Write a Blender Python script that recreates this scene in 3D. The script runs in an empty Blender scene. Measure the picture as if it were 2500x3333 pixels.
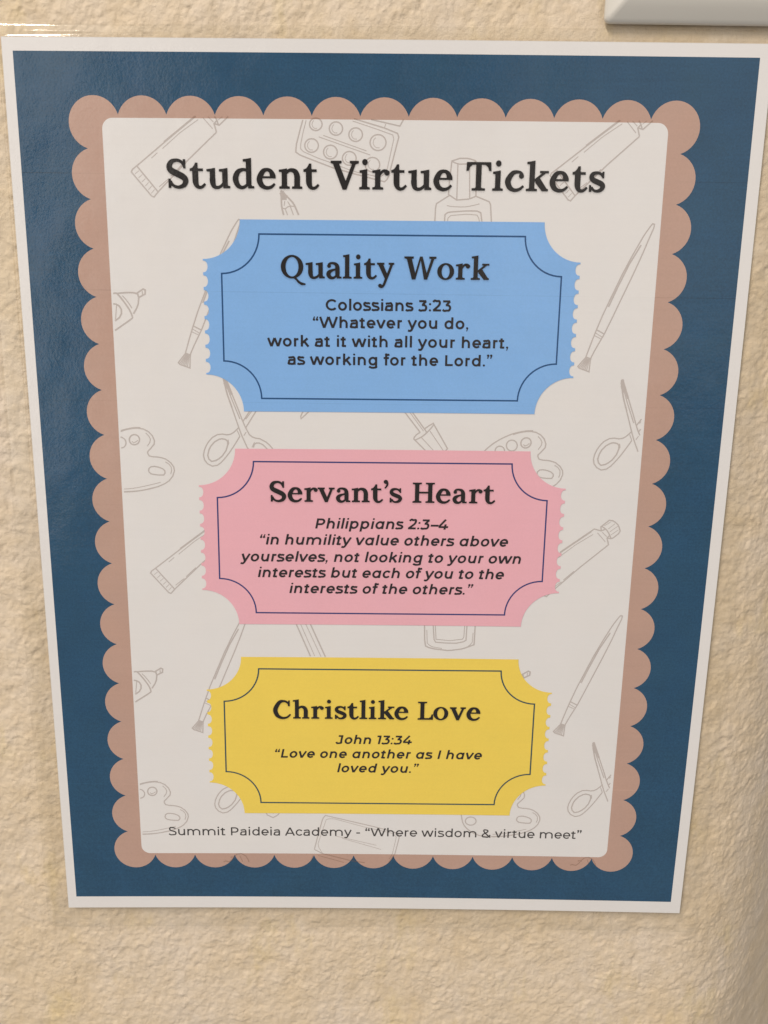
import bpy, math, random
import numpy as np
from mathutils import Vector
from mathutils.geometry import delaunay_2d_cdt

S = bpy.context.scene
COL = S.collection
MM = 0.001
R = math.radians

# ------------------------------------------------------------------ camera
cam_d = bpy.data.cameras.new("camera")
cam = bpy.data.objects.new("camera", cam_d)
COL.objects.link(cam)
cam.location = (0.365 * MM, -247.222 * MM, 58.800 * MM)
cam.rotation_euler = (R(77.4265), R(-0.7685), R(-0.0289))
cam_d.sensor_fit = 'HORIZONTAL'
cam_d.sensor_width = 36
cam_d.lens = 36 * 2600 / 2500
cam_d.clip_start = 0.01
cam_d.clip_end = 50
cam_d.dof.use_dof = True
cam_d.dof.focus_distance = 0.252
cam_d.dof.aperture_fstop = 37.44 / 0.45
S.camera = cam

# ------------------------------------------------------------------ world: dim warm room
w = bpy.data.worlds.new("World")
S.world = w
w.use_nodes = True
bgn = w.node_tree.nodes["Background"]
bgn.inputs[0].default_value = (1.0, 0.92, 0.83, 1)
bgn.inputs[1].default_value = 0.31

def area(name, loc, target, sx, sy, power, col):
    l = bpy.data.lights.new(name, 'AREA')
    l.shape = 'RECTANGLE'
    l.size, l.size_y = sx, sy
    l.energy = power
    l.color = col
    o = bpy.data.objects.new(name, l)
    COL.objects.link(o)
    o.location = loc
    o.rotation_euler = (Vector(target) - Vector(loc)).to_track_quat('-Z', 'Z').to_euler()
    return o
# ceiling tube seen end-on, up and to the left of the poster: the key light
area("ceiling_light", (-1.57, -2.45, 2.90), (0, 0, 0), 0.24, 1.6, 112.0, (1.0, 0.89, 0.765))
# bright end of the room behind the camera on the left, a dimmer one on the right;
# the photographer stands between them, so the sheet mirrors a dark gap there
area("room_light_left", (-1.43, -1.9, 0.97), (-1.43, 0, 0.97), 1.6, 1.1, 8.6, (1.0, 0.93, 0.83))
area("room_light_low_left", (-1.54, -1.9, 0.02), (-1.54, 0, 0.02), 1.38, 0.80, 5.4, (1.0, 0.93, 0.83))
area("room_light_right", (1.22, -1.9, 0.85), (1.22, 0, 0.85), 1.95, 1.8, 6.0, (1.0, 0.93, 0.83))

S.view_settings.view_transform = 'Standard'
S.view_settings.look = 'None'
S.view_settings.exposure = -0.05
S.view_settings.gamma = 1.0
S.render.engine = 'CYCLES'
S.cycles.transparent_max_bounces = 48

# ------------------------------------------------------------------ materials
def lin(c):
    return tuple((v / 255 / 12.92) if v <= 10 else ((v / 255 + 0.055) / 1.055) ** 2.4 for v in c)
WHITE = lin((214, 205, 192))
def ink(c, k=0.80):
    """printed colour, from how it looks beside the white paper in the same light"""
    return tuple(min(0.95, a / b * k) for a, b in zip(lin(c), WHITE))

class NT:
    def __init__(s, name):
        s.m = bpy.data.materials.new(name)
        s.m.use_nodes = True
        s.t = s.m.node_tree
        s.n = s.t.nodes
        s.b = s.n['Principled BSDF']
        s.out = s.n['Material Output']
    def new(s, typ, **kw):
        x = s.n.new(typ)
        for k, v in kw.items():
            if k.startswith('i_'):
                x.inputs[k[2:].replace('_', ' ')].default_value = v
            else:
                setattr(x, k, v)
        return x
    def link(s, a, b):
        s.t.links.new(a, b)
    def math(s, op, a, b=None, clamp=False):
        x = s.n.new('ShaderNodeMath')
        x.operation = op
        x.use_clamp = clamp
        for i, v in enumerate((a, b)):
            if v is None: continue
            if isinstance(v, (int, float)): x.inputs[i].default_value = v
            else: s.link(v, x.inputs[i])
        return x.outputs[0]

def film_bump(t, P):
    """relief of the laminate: fine hammered grain plus slow waves"""
    fine = t.new('ShaderNodeTexNoise', i_Scale=1500.0, i_Detail=4.0, i_Roughness=0.6)
    mid = t.new('ShaderNodeTexNoise', i_Scale=330.0, i_Detail=3.0, i_Roughness=0.6)
    slow = t.new('ShaderNodeTexNoise', i_Scale=38.0, i_Detail=2.0, i_Roughness=0.5)
    for x in (fine, mid, slow): t.link(P, x.inputs['Vector'])
    h = t.math('ADD', t.math('MULTIPLY', fine.outputs[0], 0.00006),
               t.math('ADD', t.math('MULTIPLY', mid.outputs[0], 0.00009), t.math('MULTIPLY', slow.outputs[0], 0.0009)))
    b = t.new('ShaderNodeBump', i_Strength=1.0, i_Distance=1.0)
    t.link(h, b.inputs['Height'])
    return b.outputs[0]

# faint head-pass lines left by the printer (z of each line on the sheet, in m)
PRINT_LINES = [(32.4, -1), (64.8, -1.3), (97.4, -0.8), (130.0, -0.4), (162.3, -0.35), (194.8, -0.3), (227.2, 0.9)]

def print_mat(name, rgb, mottle=0.05, lines=0.14, alpha=1.0, grain=1.0):
    t = NT(name)
    geo = t.new('ShaderNodeNewGeometry')
    P = geo.outputs['Position']
    # mottled toner: soft clouds, fine speckle, slight horizontal banding
    n1 = t.new('ShaderNodeTexNoise', i_Scale=60.0, i_Detail=3.0, i_Roughness=0.6)
    n2 = t.new('ShaderNodeTexNoise', i_Scale=1700.0 , i_Detail=2.0, i_Roughness=0.7)
    mp = t.new('ShaderNodeMapping')
    mp.inputs['Scale'].default_value = (30.0, 1.0, 900.0)
    n3 = t.new('ShaderNodeTexNoise', i_Scale=1.0, i_Detail=2.0)
    t.link(P, mp.inputs['Vector']); t.link(mp.outputs[0], n3.inputs['Vector'])
    t.link(P, n1.inputs['Vector']); t.link(P, n2.inputs['Vector'])
    def dev(o, k): return t.math('MULTIPLY', t.math('SUBTRACT', o, 0.5), k)
    v = t.math('ADD', 1.0, t.math('ADD', dev(n1.outputs[0], mottle * 2.2),
               t.math('ADD', dev(n2.outputs[0], mottle * 3.0 * grain), dev(n3.outputs[0], mottle * 1.2))))
    if lines:
        sep = t.new('ShaderNodeSeparateXYZ'); t.link(P, sep.inputs[0])
        nw = t.new('ShaderNodeTexNoise', i_Scale=45.0, i_Detail=3.0); t.link(P, nw.inputs['Vector'])
        amp = t.math('MULTIPLY', t.math('SUBTRACT', nw.outputs[0], 0.30, ), 2.2, clamp=True)
        for y, k in PRINT_LINES:
            z = (135.2 - y) * MM
            d = t.math('ABSOLUTE', t.math('SUBTRACT', sep.outputs[2], z))
            hit = t.math('MULTIPLY', t.math('SUBTRACT', 1.0, t.math('DIVIDE', d, 0.00017), clamp=True), amp)
            v = t.math('ADD', v, t.math('MULTIPLY', hit, lines * k))
    hsv = t.new('ShaderNodeMix', data_type='RGBA', blend_type='MULTIPLY')
    hsv.inputs[0].default_value = 1.0
    hsv.inputs[6].default_value = (*rgb, 1)
    cmb = t.new('ShaderNodeCombineColor')
    # a touch of hue drift between channels, as in toner
    nh = t.new('ShaderNodeTexNoise', i_Scale=95.0, i_Detail=2.0); t.link(P, nh.inputs['Vector'])
    t.link(t.math('ADD', v, dev(nh.outputs[0], mottle * 0.9)), cmb.inputs[0])
    t.link(v, cmb.inputs[1])
    t.link(t.math('SUBTRACT', v, dev(nh.outputs[0], mottle * 0.9)), cmb.inputs[2])
    t.link(cmb.outputs[0], hsv.inputs[7])
    t.link(hsv.outputs[2], t.b.inputs['Base Color'])
    t.b.inputs['Roughness'].default_value = 0.75
    t.b.inputs['Specular IOR Level'].default_value = 0.1
    t.b.inputs['Coat Weight'].default_value = 1.0
    t.b.inputs['Coat Roughness'].default_value = 0.08
    t.b.inputs['Coat IOR'].default_value = 1.5
    t.link(film_bump(t, P), t.b.inputs['Coat Normal'])
    if alpha < 1.0:
        t.b.inputs['Alpha'].default_value = alpha
    return t.m

M = {}
M['paper'] = print_mat('laminated_paper', ink((217, 208, 198)), 0.015, 0, grain=0.5)
M['navy'] = print_mat('navy_print', ink((38, 74, 98), 0.74), 0.16, 0.6, grain=1.5)
M['peach'] = print_mat('terracotta_print', ink((179, 143, 124)), 0.05, 0.22)
M['panel'] = print_mat('white_print', ink((216, 207, 197)), 0.022, 0.03, grain=0.4)
M['blue'] = print_mat('light_blue_print', ink((126, 166, 207)), 0.04, 0.20)
M['pink'] = print_mat('pink_print', ink((224, 164, 167)), 0.03, 0.04)
M['yellow'] = print_mat('yellow_print', ink((229, 195, 82)), 0.03, 0.04)
M['line_blue'] = print_mat('dark_blue_line_print', ink((34, 72, 112)), 0.08, 0)
M['line_pink'] = print_mat('indigo_line_print', ink((54, 58, 104)), 0.08, 0)
M['line_yellow'] = print_mat('dark_green_line_print', ink((50, 74, 78)), 0.08, 0)
M['black'] = print_mat('black_print', ink((36, 32, 31), 0.6), 0.14, 0, grain=1.6)
M['text'] = print_mat('dark_grey_print', ink((44, 39, 40), 0.66), 0.08, 0)
M['text_light'] = print_mat('grey_print', ink((66, 61, 58)), 0.05, 0)
M['sketch'] = print_mat('pale_grey_line_print', ink((132, 100, 78)), 0.04, 0, alpha=0.26)
M['glow'] = print_mat('soft_letter_shadow_print', ink((70, 55, 50)), 0.0, 0, alpha=0.018)

# clear laminate pouch
t = NT('clear_laminate')
geo = t.new('ShaderNodeNewGeometry')
fr = t.new('ShaderNodeFresnel')
t.link(t.math('SUBTRACT', 1.5, t.math('MULTIPLY', geo.outputs['Backfacing'], 1.5 - 1 / 1.5)), fr.inputs['IOR'])   # thin film: same from both sides
gl = t.new('ShaderNodeBsdfGlossy'); gl.inputs['Roughness'].default_value = 0.07
tr = t.new('ShaderNodeBsdfTransparent'); tr.inputs[0].default_value = (0.974, 0.971, 0.955, 1)
mx = t.new('ShaderNodeMixShader')
t.link(t.math('MULTIPLY', fr.outputs[0], 1.2), mx.inputs[0])
t.link(tr.outputs[0], mx.inputs[1]); t.link(gl.outputs[0], mx.inputs[2])
t.link(mx.outputs[0], t.out.inputs['Surface'])
M['film'] = t.m

# painted plaster
t = NT('cream_painted_plaster')
geo = t.new('ShaderNodeNewGeometry'); P = geo.outputs['Position']
n1 = t.new('ShaderNodeTexNoise', i_Scale=22.0, i_Detail=4.0, i_Roughness=0.6)
n2 = t.new('ShaderNodeTexNoise', i_Scale=180.0, i_Detail=4.0, i_Roughness=0.65)
for x in (n1, n2): t.link(P, x.inputs['Vector'])
r = t.new('ShaderNodeValToRGB')
r.color_ramp.elements[0].position = 0.32; r.color_ramp.elements[0].color = (0.795, 0.66, 0.485, 1)
r.color_ramp.elements[1].position = 0.68; r.color_ramp.elements[1].color = (0.82, 0.72, 0.615, 1)
t.link(n1.outputs[0], r.inputs[0])
r2 = t.new('ShaderNodeValToRGB')
r2.color_ramp.elements[0].position = 0.30; r2.color_ramp.elements[0].color = (0.93, 0.905, 0.85, 1)
r2.color_ramp.elements[1].position = 0.62; r2.color_ramp.elements[1].color = (1.0, 1.0, 1.0, 1)
t.link(n2.outputs[0], r2.inputs[0])
# old yellower paint showing in a few soft patches
n4 = t.new('ShaderNodeTexNoise', i_Scale=26.0, i_Detail=5.0, i_Roughness=0.65)
mp4 = t.new('ShaderNodeMapping'); mp4.inputs['Location'].default_value = (0.31, 0, 0.17); mp4.inputs['Scale'].default_value = (1.6, 1, 0.8)
t.link(P, mp4.inputs['Vector']); t.link(mp4.outputs[0], n4.inputs['Vector'])
yl = t.new('ShaderNodeMix', data_type='RGBA'); yl.inputs[7].default_value = (0.82, 0.67, 0.38, 1)
t.link(t.math('MULTIPLY', t.math('SUBTRACT', n4.outputs[0], 0.56), 4.0, clamp=True), yl.inputs[0]); t.link(r.outputs[0], yl.inputs[6])
mxc = t.new('ShaderNodeMix', data_type='RGBA', blend_type='MULTIPLY'); mxc.inputs[0].default_value = 1.0
t.link(yl.outputs[2], mxc.inputs[6]); t.link(r2.outputs[0], mxc.inputs[7])
t.link(mxc.outputs[2], t.b.inputs['Base Color'])
t.b.inputs['Roughness'].default_value = 0.48
t.b.inputs['Specular IOR Level'].default_value = 0.35
nb = t.new('ShaderNodeTexNoise', i_Scale=480.0, i_Detail=7.0, i_Roughness=0.62); t.link(P, nb.inputs['Vector'])
bp = t.new('ShaderNodeBump', i_Strength=1.0, i_Distance=0.00058); t.link(nb.outputs[0], bp.inputs['Height'])
t.link(bp.outputs[0], t.b.inputs['Normal'])
M['wall'] = t.m

# glossy plastic plate, with a little grime
t = NT('off_white_plastic')
geo = t.new('ShaderNodeNewGeometry'); P = geo.outputs['Position']
n1 = t.new('ShaderNodeTexNoise', i_Scale=55.0, i_Detail=5.0, i_Roughness=0.7); t.link(P, n1.inputs['Vector'])
r = t.new('ShaderNodeValToRGB')
r.color_ramp.elements[0].position = 0.27; r.color_ramp.elements[0].color = (0.50, 0.43, 0.27, 1)
r.color_ramp.elements[1].position = 0.36; r.color_ramp.elements[1].color = (0.74, 0.73, 0.70, 1)
t.link(n1.outputs[0], r.inputs[0]); t.link(r.outputs[0], t.b.inputs['Base Color'])
t.b.inputs['Roughness'].default_value = 0.2
M['plate'] = t.m

# ------------------------------------------------------------------ helpers
def link_mesh(name, me, mat, parent=None):
    me.materials.append(mat) if not me.materials else None
    o = bpy.data.objects.new(name, me)
    COL.objects.link(o)
    if parent is not None: o.parent = parent
    return o

# The laminated sheet leans off the wall towards its bottom edge and is a
# little warped: (x right, y down) in mm on the print -> place in the room.
WARP = [[-0.013, 0.273], [-0.332, -135.181], [-0.195, -0.084], [-0.022, 0.001], [104.946, 0.387], [0.088, -0.127], [-0.292, -0.004], [0.105, -0.471], [0.003, -0.305], [0.041, -0.0]]
def on_sheet(x, y, lift):
    u, v = x / 104.6 - 1, y / 135.5 - 1
    X = Z = 0.0
    k = 0
    for i in range(4):
        for j in range(4 - i):
            c = WARP[k]; k += 1
            b = u ** i * v ** j
            X += c[0] * b; Z += c[1] * b
    return (X * MM, (-(1.6 - Z * 0.0035) - lift) * MM, Z * MM)

def tri2d(polys):
    """union of overlapping polygons -> (verts, triangles)"""
    vs, fs = [], []
    for p in polys:
        a2 = sum(p[i - 1][0] * p[i][1] - p[i][0] * p[i - 1][1] for i in range(len(p)))
        if abs(a2) < 1e-9: continue
        if a2 < 0: p = p[::-1]
        n = len(vs)
        vs += [Vector((float(a), float(b))) for a, b in p]
        fs.append(list(range(n, n + len(p))))
    ov, oe, of, a, b, orig = delaunay_2d_cdt(vs, [], fs, 0, 1e-6)
    # keep the triangles whose middle lies inside any of the polygons
    V = np.array([tuple(v) for v in ov]); T = np.array([tuple(f) for f in of], int)
    cen = V[T].mean(1)
    inside = np.zeros(len(T), bool)
    for f in fs:
        p = np.array([tuple(vs[i]) for i in f])
        near = np.flatnonzero(~inside & (cen >= p.min(0)).all(1) & (cen <= p.max(0)).all(1))
        if not len(near): continue
        x, y = cen[near, 0], cen[near, 1]
        odd = np.zeros(len(near), bool)
        for (x1, y1), (x2, y2) in zip(p, np.roll(p, -1, 0)):
            if y1 == y2: continue
            odd ^= ((y1 > y) != (y2 > y)) & (x < (x2 - x1) * (y - y1) / (y2 - y1) + x1)
        inside[near[odd]] = True
    return [tuple(v) for v in ov], [tuple(int(i) for i in t) for t in T[inside]]

def sheet_obj(name, verts, faces, lift, mat, parent):
    me = bpy.data.meshes.new(name)
    pts = [on_sheet(x, y, lift) for x, y in verts]
    fixed = []
    for f in faces:
        a, b, c = (verts[i] for i in f[:3])
        area2 = (b[0] - a[0]) * (c[1] - a[1]) - (b[1] - a[1]) * (c[0] - a[0])
        fixed.append(tuple(f) if area2 < 0 else tuple(reversed(f)))   # face the room
    me.from_pydata(pts, [], fixed)
    me.update()
    return link_mesh(name, me, mat, parent)

def dense(poly, step=6.0, closed=True):
    out = []
    n = len(poly)
    for i in range(n if closed else n - 1):
        a, b = poly[i], poly[(i + 1) % n]
        k = max(1, int(math.dist(a, b) / step))
        out += [(a[0] + (b[0] - a[0]) * j / k, a[1] + (b[1] - a[1]) * j / k) for j in range(k)]
    if not closed: out.append(poly[-1])
    return out

def smooth(pts, n=5):
    """Catmull-Rom through tuples of any length"""
    if len(pts) < 3: return [tuple(p) for p in pts]
    closed = math.dist(pts[0][:2], pts[-1][:2]) < 1e-6
    P = [pts[-2] if closed else pts[0]] + list(pts) + [pts[1] if closed else pts[-1]]
    out = []
    for i in range(1, len(P) - 2):
        for k in range(n):
            t = k / n
            out.append(tuple(0.5 * (2 * b + (c - a) * t + (2 * a - 5 * b + 4 * c - d) * t * t + (3 * b - a - 3 * c + d) * t ** 3)
                             for a, b, c, d in zip(P[i - 1], P[i], P[i + 1], P[i + 2])))
    out.append(tuple(pts[-1]))
    return out

def stroke(pts):
    """pts (x, y, width) -> quads with mitred joints"""
    pts = [p for i, p in enumerate(pts) if i == 0 or math.dist(p[:2], pts[i - 1][:2]) > 1e-9]
    n = len(pts)
    if n < 2: return []
    closed = n > 3 and math.dist(pts[0][:2], pts[-1][:2]) < 1e-6
    def nrm(a, b):
        d = math.dist(a[:2], b[:2]) or 1
        return (-(b[1] - a[1]) / d, (b[0] - a[0]) / d)
    L, Rr = [], []
    for i, p in enumerate(pts):
        if i == 0: m1 = nrm(pts[-2], pts[-1]) if closed else nrm(p, pts[1])
        else: m1 = nrm(pts[i - 1], p)
        if i == n - 1: m2 = nrm(pts[0], pts[1]) if closed else nrm(pts[i - 1], p)
        else: m2 = nrm(p, pts[i + 1])
        mx, my = m1[0] + m2[0], m1[1] + m2[1]
        l = math.hypot(mx, my)
        if l < 0.2: mx, my, l = m1[0], m1[1], 1.0
        mx, my = mx / l, my / l
        s = min(1.8, 1 / max(0.3, mx * m1[0] + my * m1[1])) * p[2] / 2
        L.append((p[0] + mx * s, p[1] + my * s)); Rr.append((p[0] - mx * s, p[1] - my * s))
    out = []
    for i in range(n - 1):
        out += [[L[i], L[i + 1], Rr[i + 1]], [L[i], Rr[i + 1], Rr[i]]]
    return out

def disc(cx, cy, rx, ry=None, n=20):
    ry = ry or rx
    return [(cx + rx * math.cos(2 * math.pi * i / n), cy + ry * math.sin(2 * math.pi * i / n)) for i in range(n)]

def arc(cx, cy, rx, ry, a0, a1, w, n=14):
    return [(cx + rx * math.cos(R(a0 + (a1 - a0) * i / n)), cy + ry * math.sin(R(a0 + (a1 - a0) * i / n)), w) for i in range(n + 1)]

# ------------------------------------------------------------------ lettering
# Bold bracketed serif for the headings: outlines in thousandths of the body size, y up.
def foot(x0, x1, s0, s1, h=52):
    return [(x0, 0), (x0, h), (s0 - 12, h + 10), (s0, h + 40), (s1, h + 40), (s1 + 12, h + 10), (x1, h), (x1, 0)]
def flag(x0, s0, s1, top=502, h=50):
    return [(x0, top - 36 - h), (x0, top - 34), (s0 + 20, top - 22), (s1, top), (s1, top - 110), (s0, top - 110), (s0, top - 36 - h - 8)]
def rect(x0, y0, x1, y1): return [(x0, y0), (x0, y1), (x1, y1), (x1, y0)]
def ring(cx, cy, rx, ry, ix, iy, n=28):
    out = []
    for i in range(n):
        a, b = 2 * math.pi * i / n, 2 * math.pi * (i + 1) / n
        out.append([(cx + rx * math.cos(a), cy + ry * math.sin(a)), (cx + rx * math.cos(b), cy + ry * math.sin(b)),
                    (cx + ix * math.cos(b), cy + iy * math.sin(b)), (cx + ix * math.cos(a), cy + iy * math.sin(a))])
    return out
def ss(*p): return stroke([(a, b, w_ + 11) for a, b, w_ in smooth(list(p))])
def serif_glyphs():
    G = {}
    G['S'] = ss((455, 545, 62), (400, 630, 62), (330, 672, 66), (240, 682, 72), (130, 645, 105), (68, 540, 130), (110, 435, 145), (275, 350, 150),
                (430, 270, 145), (487, 180, 135), (440, 72, 105), (310, 20, 70), (200, 40, 62), (130, 95, 60), (92, 170, 56)) + \
             [[(425, 600), (428, 707), (492, 707), (492, 482), (440, 482), (400, 590)], [(36, 228), (90, 228), (122, 110), (100, 0), (36, 0)]]
    G['t'] = [rect(0, 420, 345, 484), [(0, 420), (0, 476), (70, 505), (115, 560), (146, 625), (206, 625), (206, 420)]] + \
             ss((141, 500, 142), (141, 250, 142), (147, 135, 135), (182, 52, 100), (245, 18, 70), (318, 34, 60), (398, 108, 46))
    G['u'] = [flag(0, 84, 222), rect(84, 150, 222, 480), flag(325, 406, 548), rect(408, 60, 548, 480), [(430, 0), (430, 90), (548, 90), (570, 60), (612, 54), (612, 0)]] + \
             ss((153, 240, 138), (155, 160, 136), (180, 65, 110), (235, 22, 76), (310, 22, 66), (385, 62, 60), (450, 130, 55))
    stem = lambda x0, x1, top: [rect(x0, 30, x1, top - 40)]
    def i_like(top, w=278):
        return [flag(8, 70, 208, top), rect(70, 20, 208, top - 50), foot(0, w, 70, 208)]
    G['i'] = i_like(502) + [disc(146, 672, 72, 76)]
    G['l'] = i_like(752, 284)
    G['d'] = [flag(268, 345, 483, 752), rect(346, 60, 483, 700), [(400, 0), (390, 80), (483, 90), (500, 60), (556, 54), (556, 0)]] + \
             ss((420, 400, 60), (345, 452, 64), (245, 462, 70), (130, 400, 112), (69, 245, 138), (118, 90, 118), (215, 24, 78), (310, 42, 66), (410, 120, 60))
    G['e'] = [rect(100, 256, 484, 304)] + \
             ss((413, 256, 143), (412, 330, 135), (360, 430, 95), (265, 468, 70), (155, 420, 110), (69, 245, 138), (112, 100, 126), (205, 30, 88),
                (300, 20, 72), (390, 50, 60), (468, 122, 44))
    G['n'] = [flag(0, 75, 214), rect(75, 20, 214, 460), foot(8, 284, 75, 214), foot(342, 612, 408, 546)] + \
             ss((190, 380, 52), (255, 445, 66), (345, 460, 84), (435, 415, 122), (477, 310, 138), (477, 160, 138), (477, 30, 138))
    G['h'] = [flag(0, 75, 214, 752), rect(75, 20, 214, 720), foot(8, 284, 75, 214), foot(332, 592, 396, 530)] + \
             ss((190, 380, 52), (250, 445, 66), (335, 460, 84), (423, 415, 120), (462, 310, 136), (462, 160, 136), (462, 30, 136))
    G['r'] = [flag(0, 75, 214), rect(75, 20, 214, 460), foot(5, 292, 75, 214), disc(384, 415, 70, 68)] + \
             ss((180, 330, 46), (225, 410, 52), (300, 462, 60), (385, 462, 50))
    G['V'] = [[(48, 650), (212, 650), (400, 190), (412, -10), (312, -10)], [(566, 650), (664, 650), (412, -10), (340, -10), (388, 195)],
              [(0, 642), (0, 700), (285, 700), (285, 642), (212, 625), (60, 625)], [(500, 642), (500, 700), (735, 700), (735, 642), (660, 620), (580, 620)]]
    G['v'] = [[(38, 450), (196, 450), (320, 165), (338, -8), (246, -8)], [(430, 450), (516, 450), (338, -8), (272, -8), (312, 160)],
              [(0, 446), (0, 500), (240, 500), (240, 446), (190, 432), (50, 432)], [(378, 446), (378, 500), (575, 500), (575, 446), (510, 430), (436, 430)]]
    G['T'] = [[(12, 700), (0, 486), (60, 486), (92, 580), (160, 634), (330, 640), (330, 700)],
              [(644, 700), (656, 486), (596, 486), (564, 580), (496, 634), (326, 640), (326, 700)], rect(258, 20, 398, 670), foot(152, 504, 258, 398)]
    G['c'] = [disc(418, 368, 66, 64)] + ss((450, 395, 50), (400, 448, 58), (305, 470, 68), (180, 430, 105), (69, 250, 138), (112, 100, 126), (205, 30, 88),
                (300, 20, 72), (390, 50, 60), (480, 125, 44))
    G['k'] = [flag(10, 82, 220, 752), rect(82, 20, 220, 720), foot(0, 292, 82, 220), [(240, 210), (262, 262), (360, 322), (545, 62), (582, 52), (582, 0), (420, 0)],
              rect(352, 444, 582, 500)] + stroke([(190, 235, 60), (300, 320, 60), (480, 462, 62)])
    G['s'] = ss((352, 385, 50), (290, 448, 56), (195, 470, 62), (95, 440, 92), (60, 365, 112), (105, 295, 120), (215, 245, 124), (325, 195, 124),
                (366, 130, 112), (315, 50, 88), (215, 18, 60), (130, 40, 52), (75, 115, 46)) + \
             [[(322, 430), (338, 500), (388, 500), (388, 336), (345, 336), (305, 420)], [(6, 168), (52, 168), (88, 85), (70, 0), (6, 0)]]
    G['Q'] = ring(360, 352, 360, 364, 208, 302, 36) + [[(375, 15), (470, 40), (560, -55), (640, -120), (795, -168), (780, -212), (650, -214), (540, -140), (480, -60)]]
    G['a'] = [disc(84, 385, 62, 60), [(330, 0), (330, 90), (415, 90), (430, 60), (485, 54), (485, 0)]] + \
             ss((58, 420, 50), (120, 464, 56), (215, 472, 64), (310, 430, 98), (350, 330, 128), (350, 60, 126)) + \
             ss((330, 286, 50), (200, 258, 62), (90, 195, 112), (66, 120, 128), (112, 42, 104), (195, 16, 72), (265, 40, 60), (335, 100, 50))
    G['y'] = [[(36, 450), (200, 450), (345, 115), (300, -5), (262, -10)], disc(108, -212, 64, 60),
              [(0, 446), (0, 500), (236, 500), (236, 446), (190, 432), (50, 432)], [(370, 446), (370, 500), (552, 500), (552, 446), (510, 430), (430, 430)]] + \
             ss((474, 455, 70), (390, 230, 70), (300, 10, 72), (240, -150, 66), (185, -235, 60), (115, -262, 50))
    G['W'] = [[(72, 650), (236, 650), (358, 190), (364, -8), (252, -8)], [(310, -8), (364, -8), (530, 600), (580, 700), (500, 700), (345, 150)],
              [(502, 700), (584, 700), (724, 190), (742, -8), (640, -8)], [(690, -8), (742, -8), (962, 650), (868, 650), (716, 170)],
              [(0, 642), (0, 700), (300, 700), (300, 642), (236, 622), (80, 622)], [(796, 642), (796, 700), (1023, 700), (1023, 642), (955, 620), (880, 620)]]
    G['o'] = ring(270, 246, 270, 262, 128, 206, 30)
    G['C'] = [[(535, 620), (538, 707), (592, 707), (592, 478), (536, 478), (500, 600)]] + \
             ss((568, 540, 60), (500, 630, 64), (380, 678, 72), (220, 630, 120), (74, 360, 148), (130, 140, 136), (250, 45, 100), (380, 22, 76),
                (510, 62, 60), (615, 170, 44))
    G['L'] = [rect(92, 20, 234, 690), foot(0, 300, 92, 234), [(0, 700), (0, 650), (80, 640), (92, 600), (234, 600), (246, 640), (326, 650), (326, 700)],
              [(200, 0), (552, 0), (552, 212), (500, 212), (468, 110), (400, 64), (200, 64)]]
    G['H'] = [rect(80, 20, 222, 680), rect(524, 20, 666, 680), foot(0, 304, 80, 222), foot(442, 747, 524, 666), rect(200, 325, 540, 388)] + \
             [[(x, 700 - y) for x, y in foot(a, b, c, d)] for a, b, c, d in ((0, 304, 80, 222), (442, 747, 524, 666))]
    G["'"] = [disc(78, 715, 74, 70)] + ss((122, 705, 62), (132, 630, 58), (100, 555, 46), (45, 490, 26))
    return G

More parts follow.
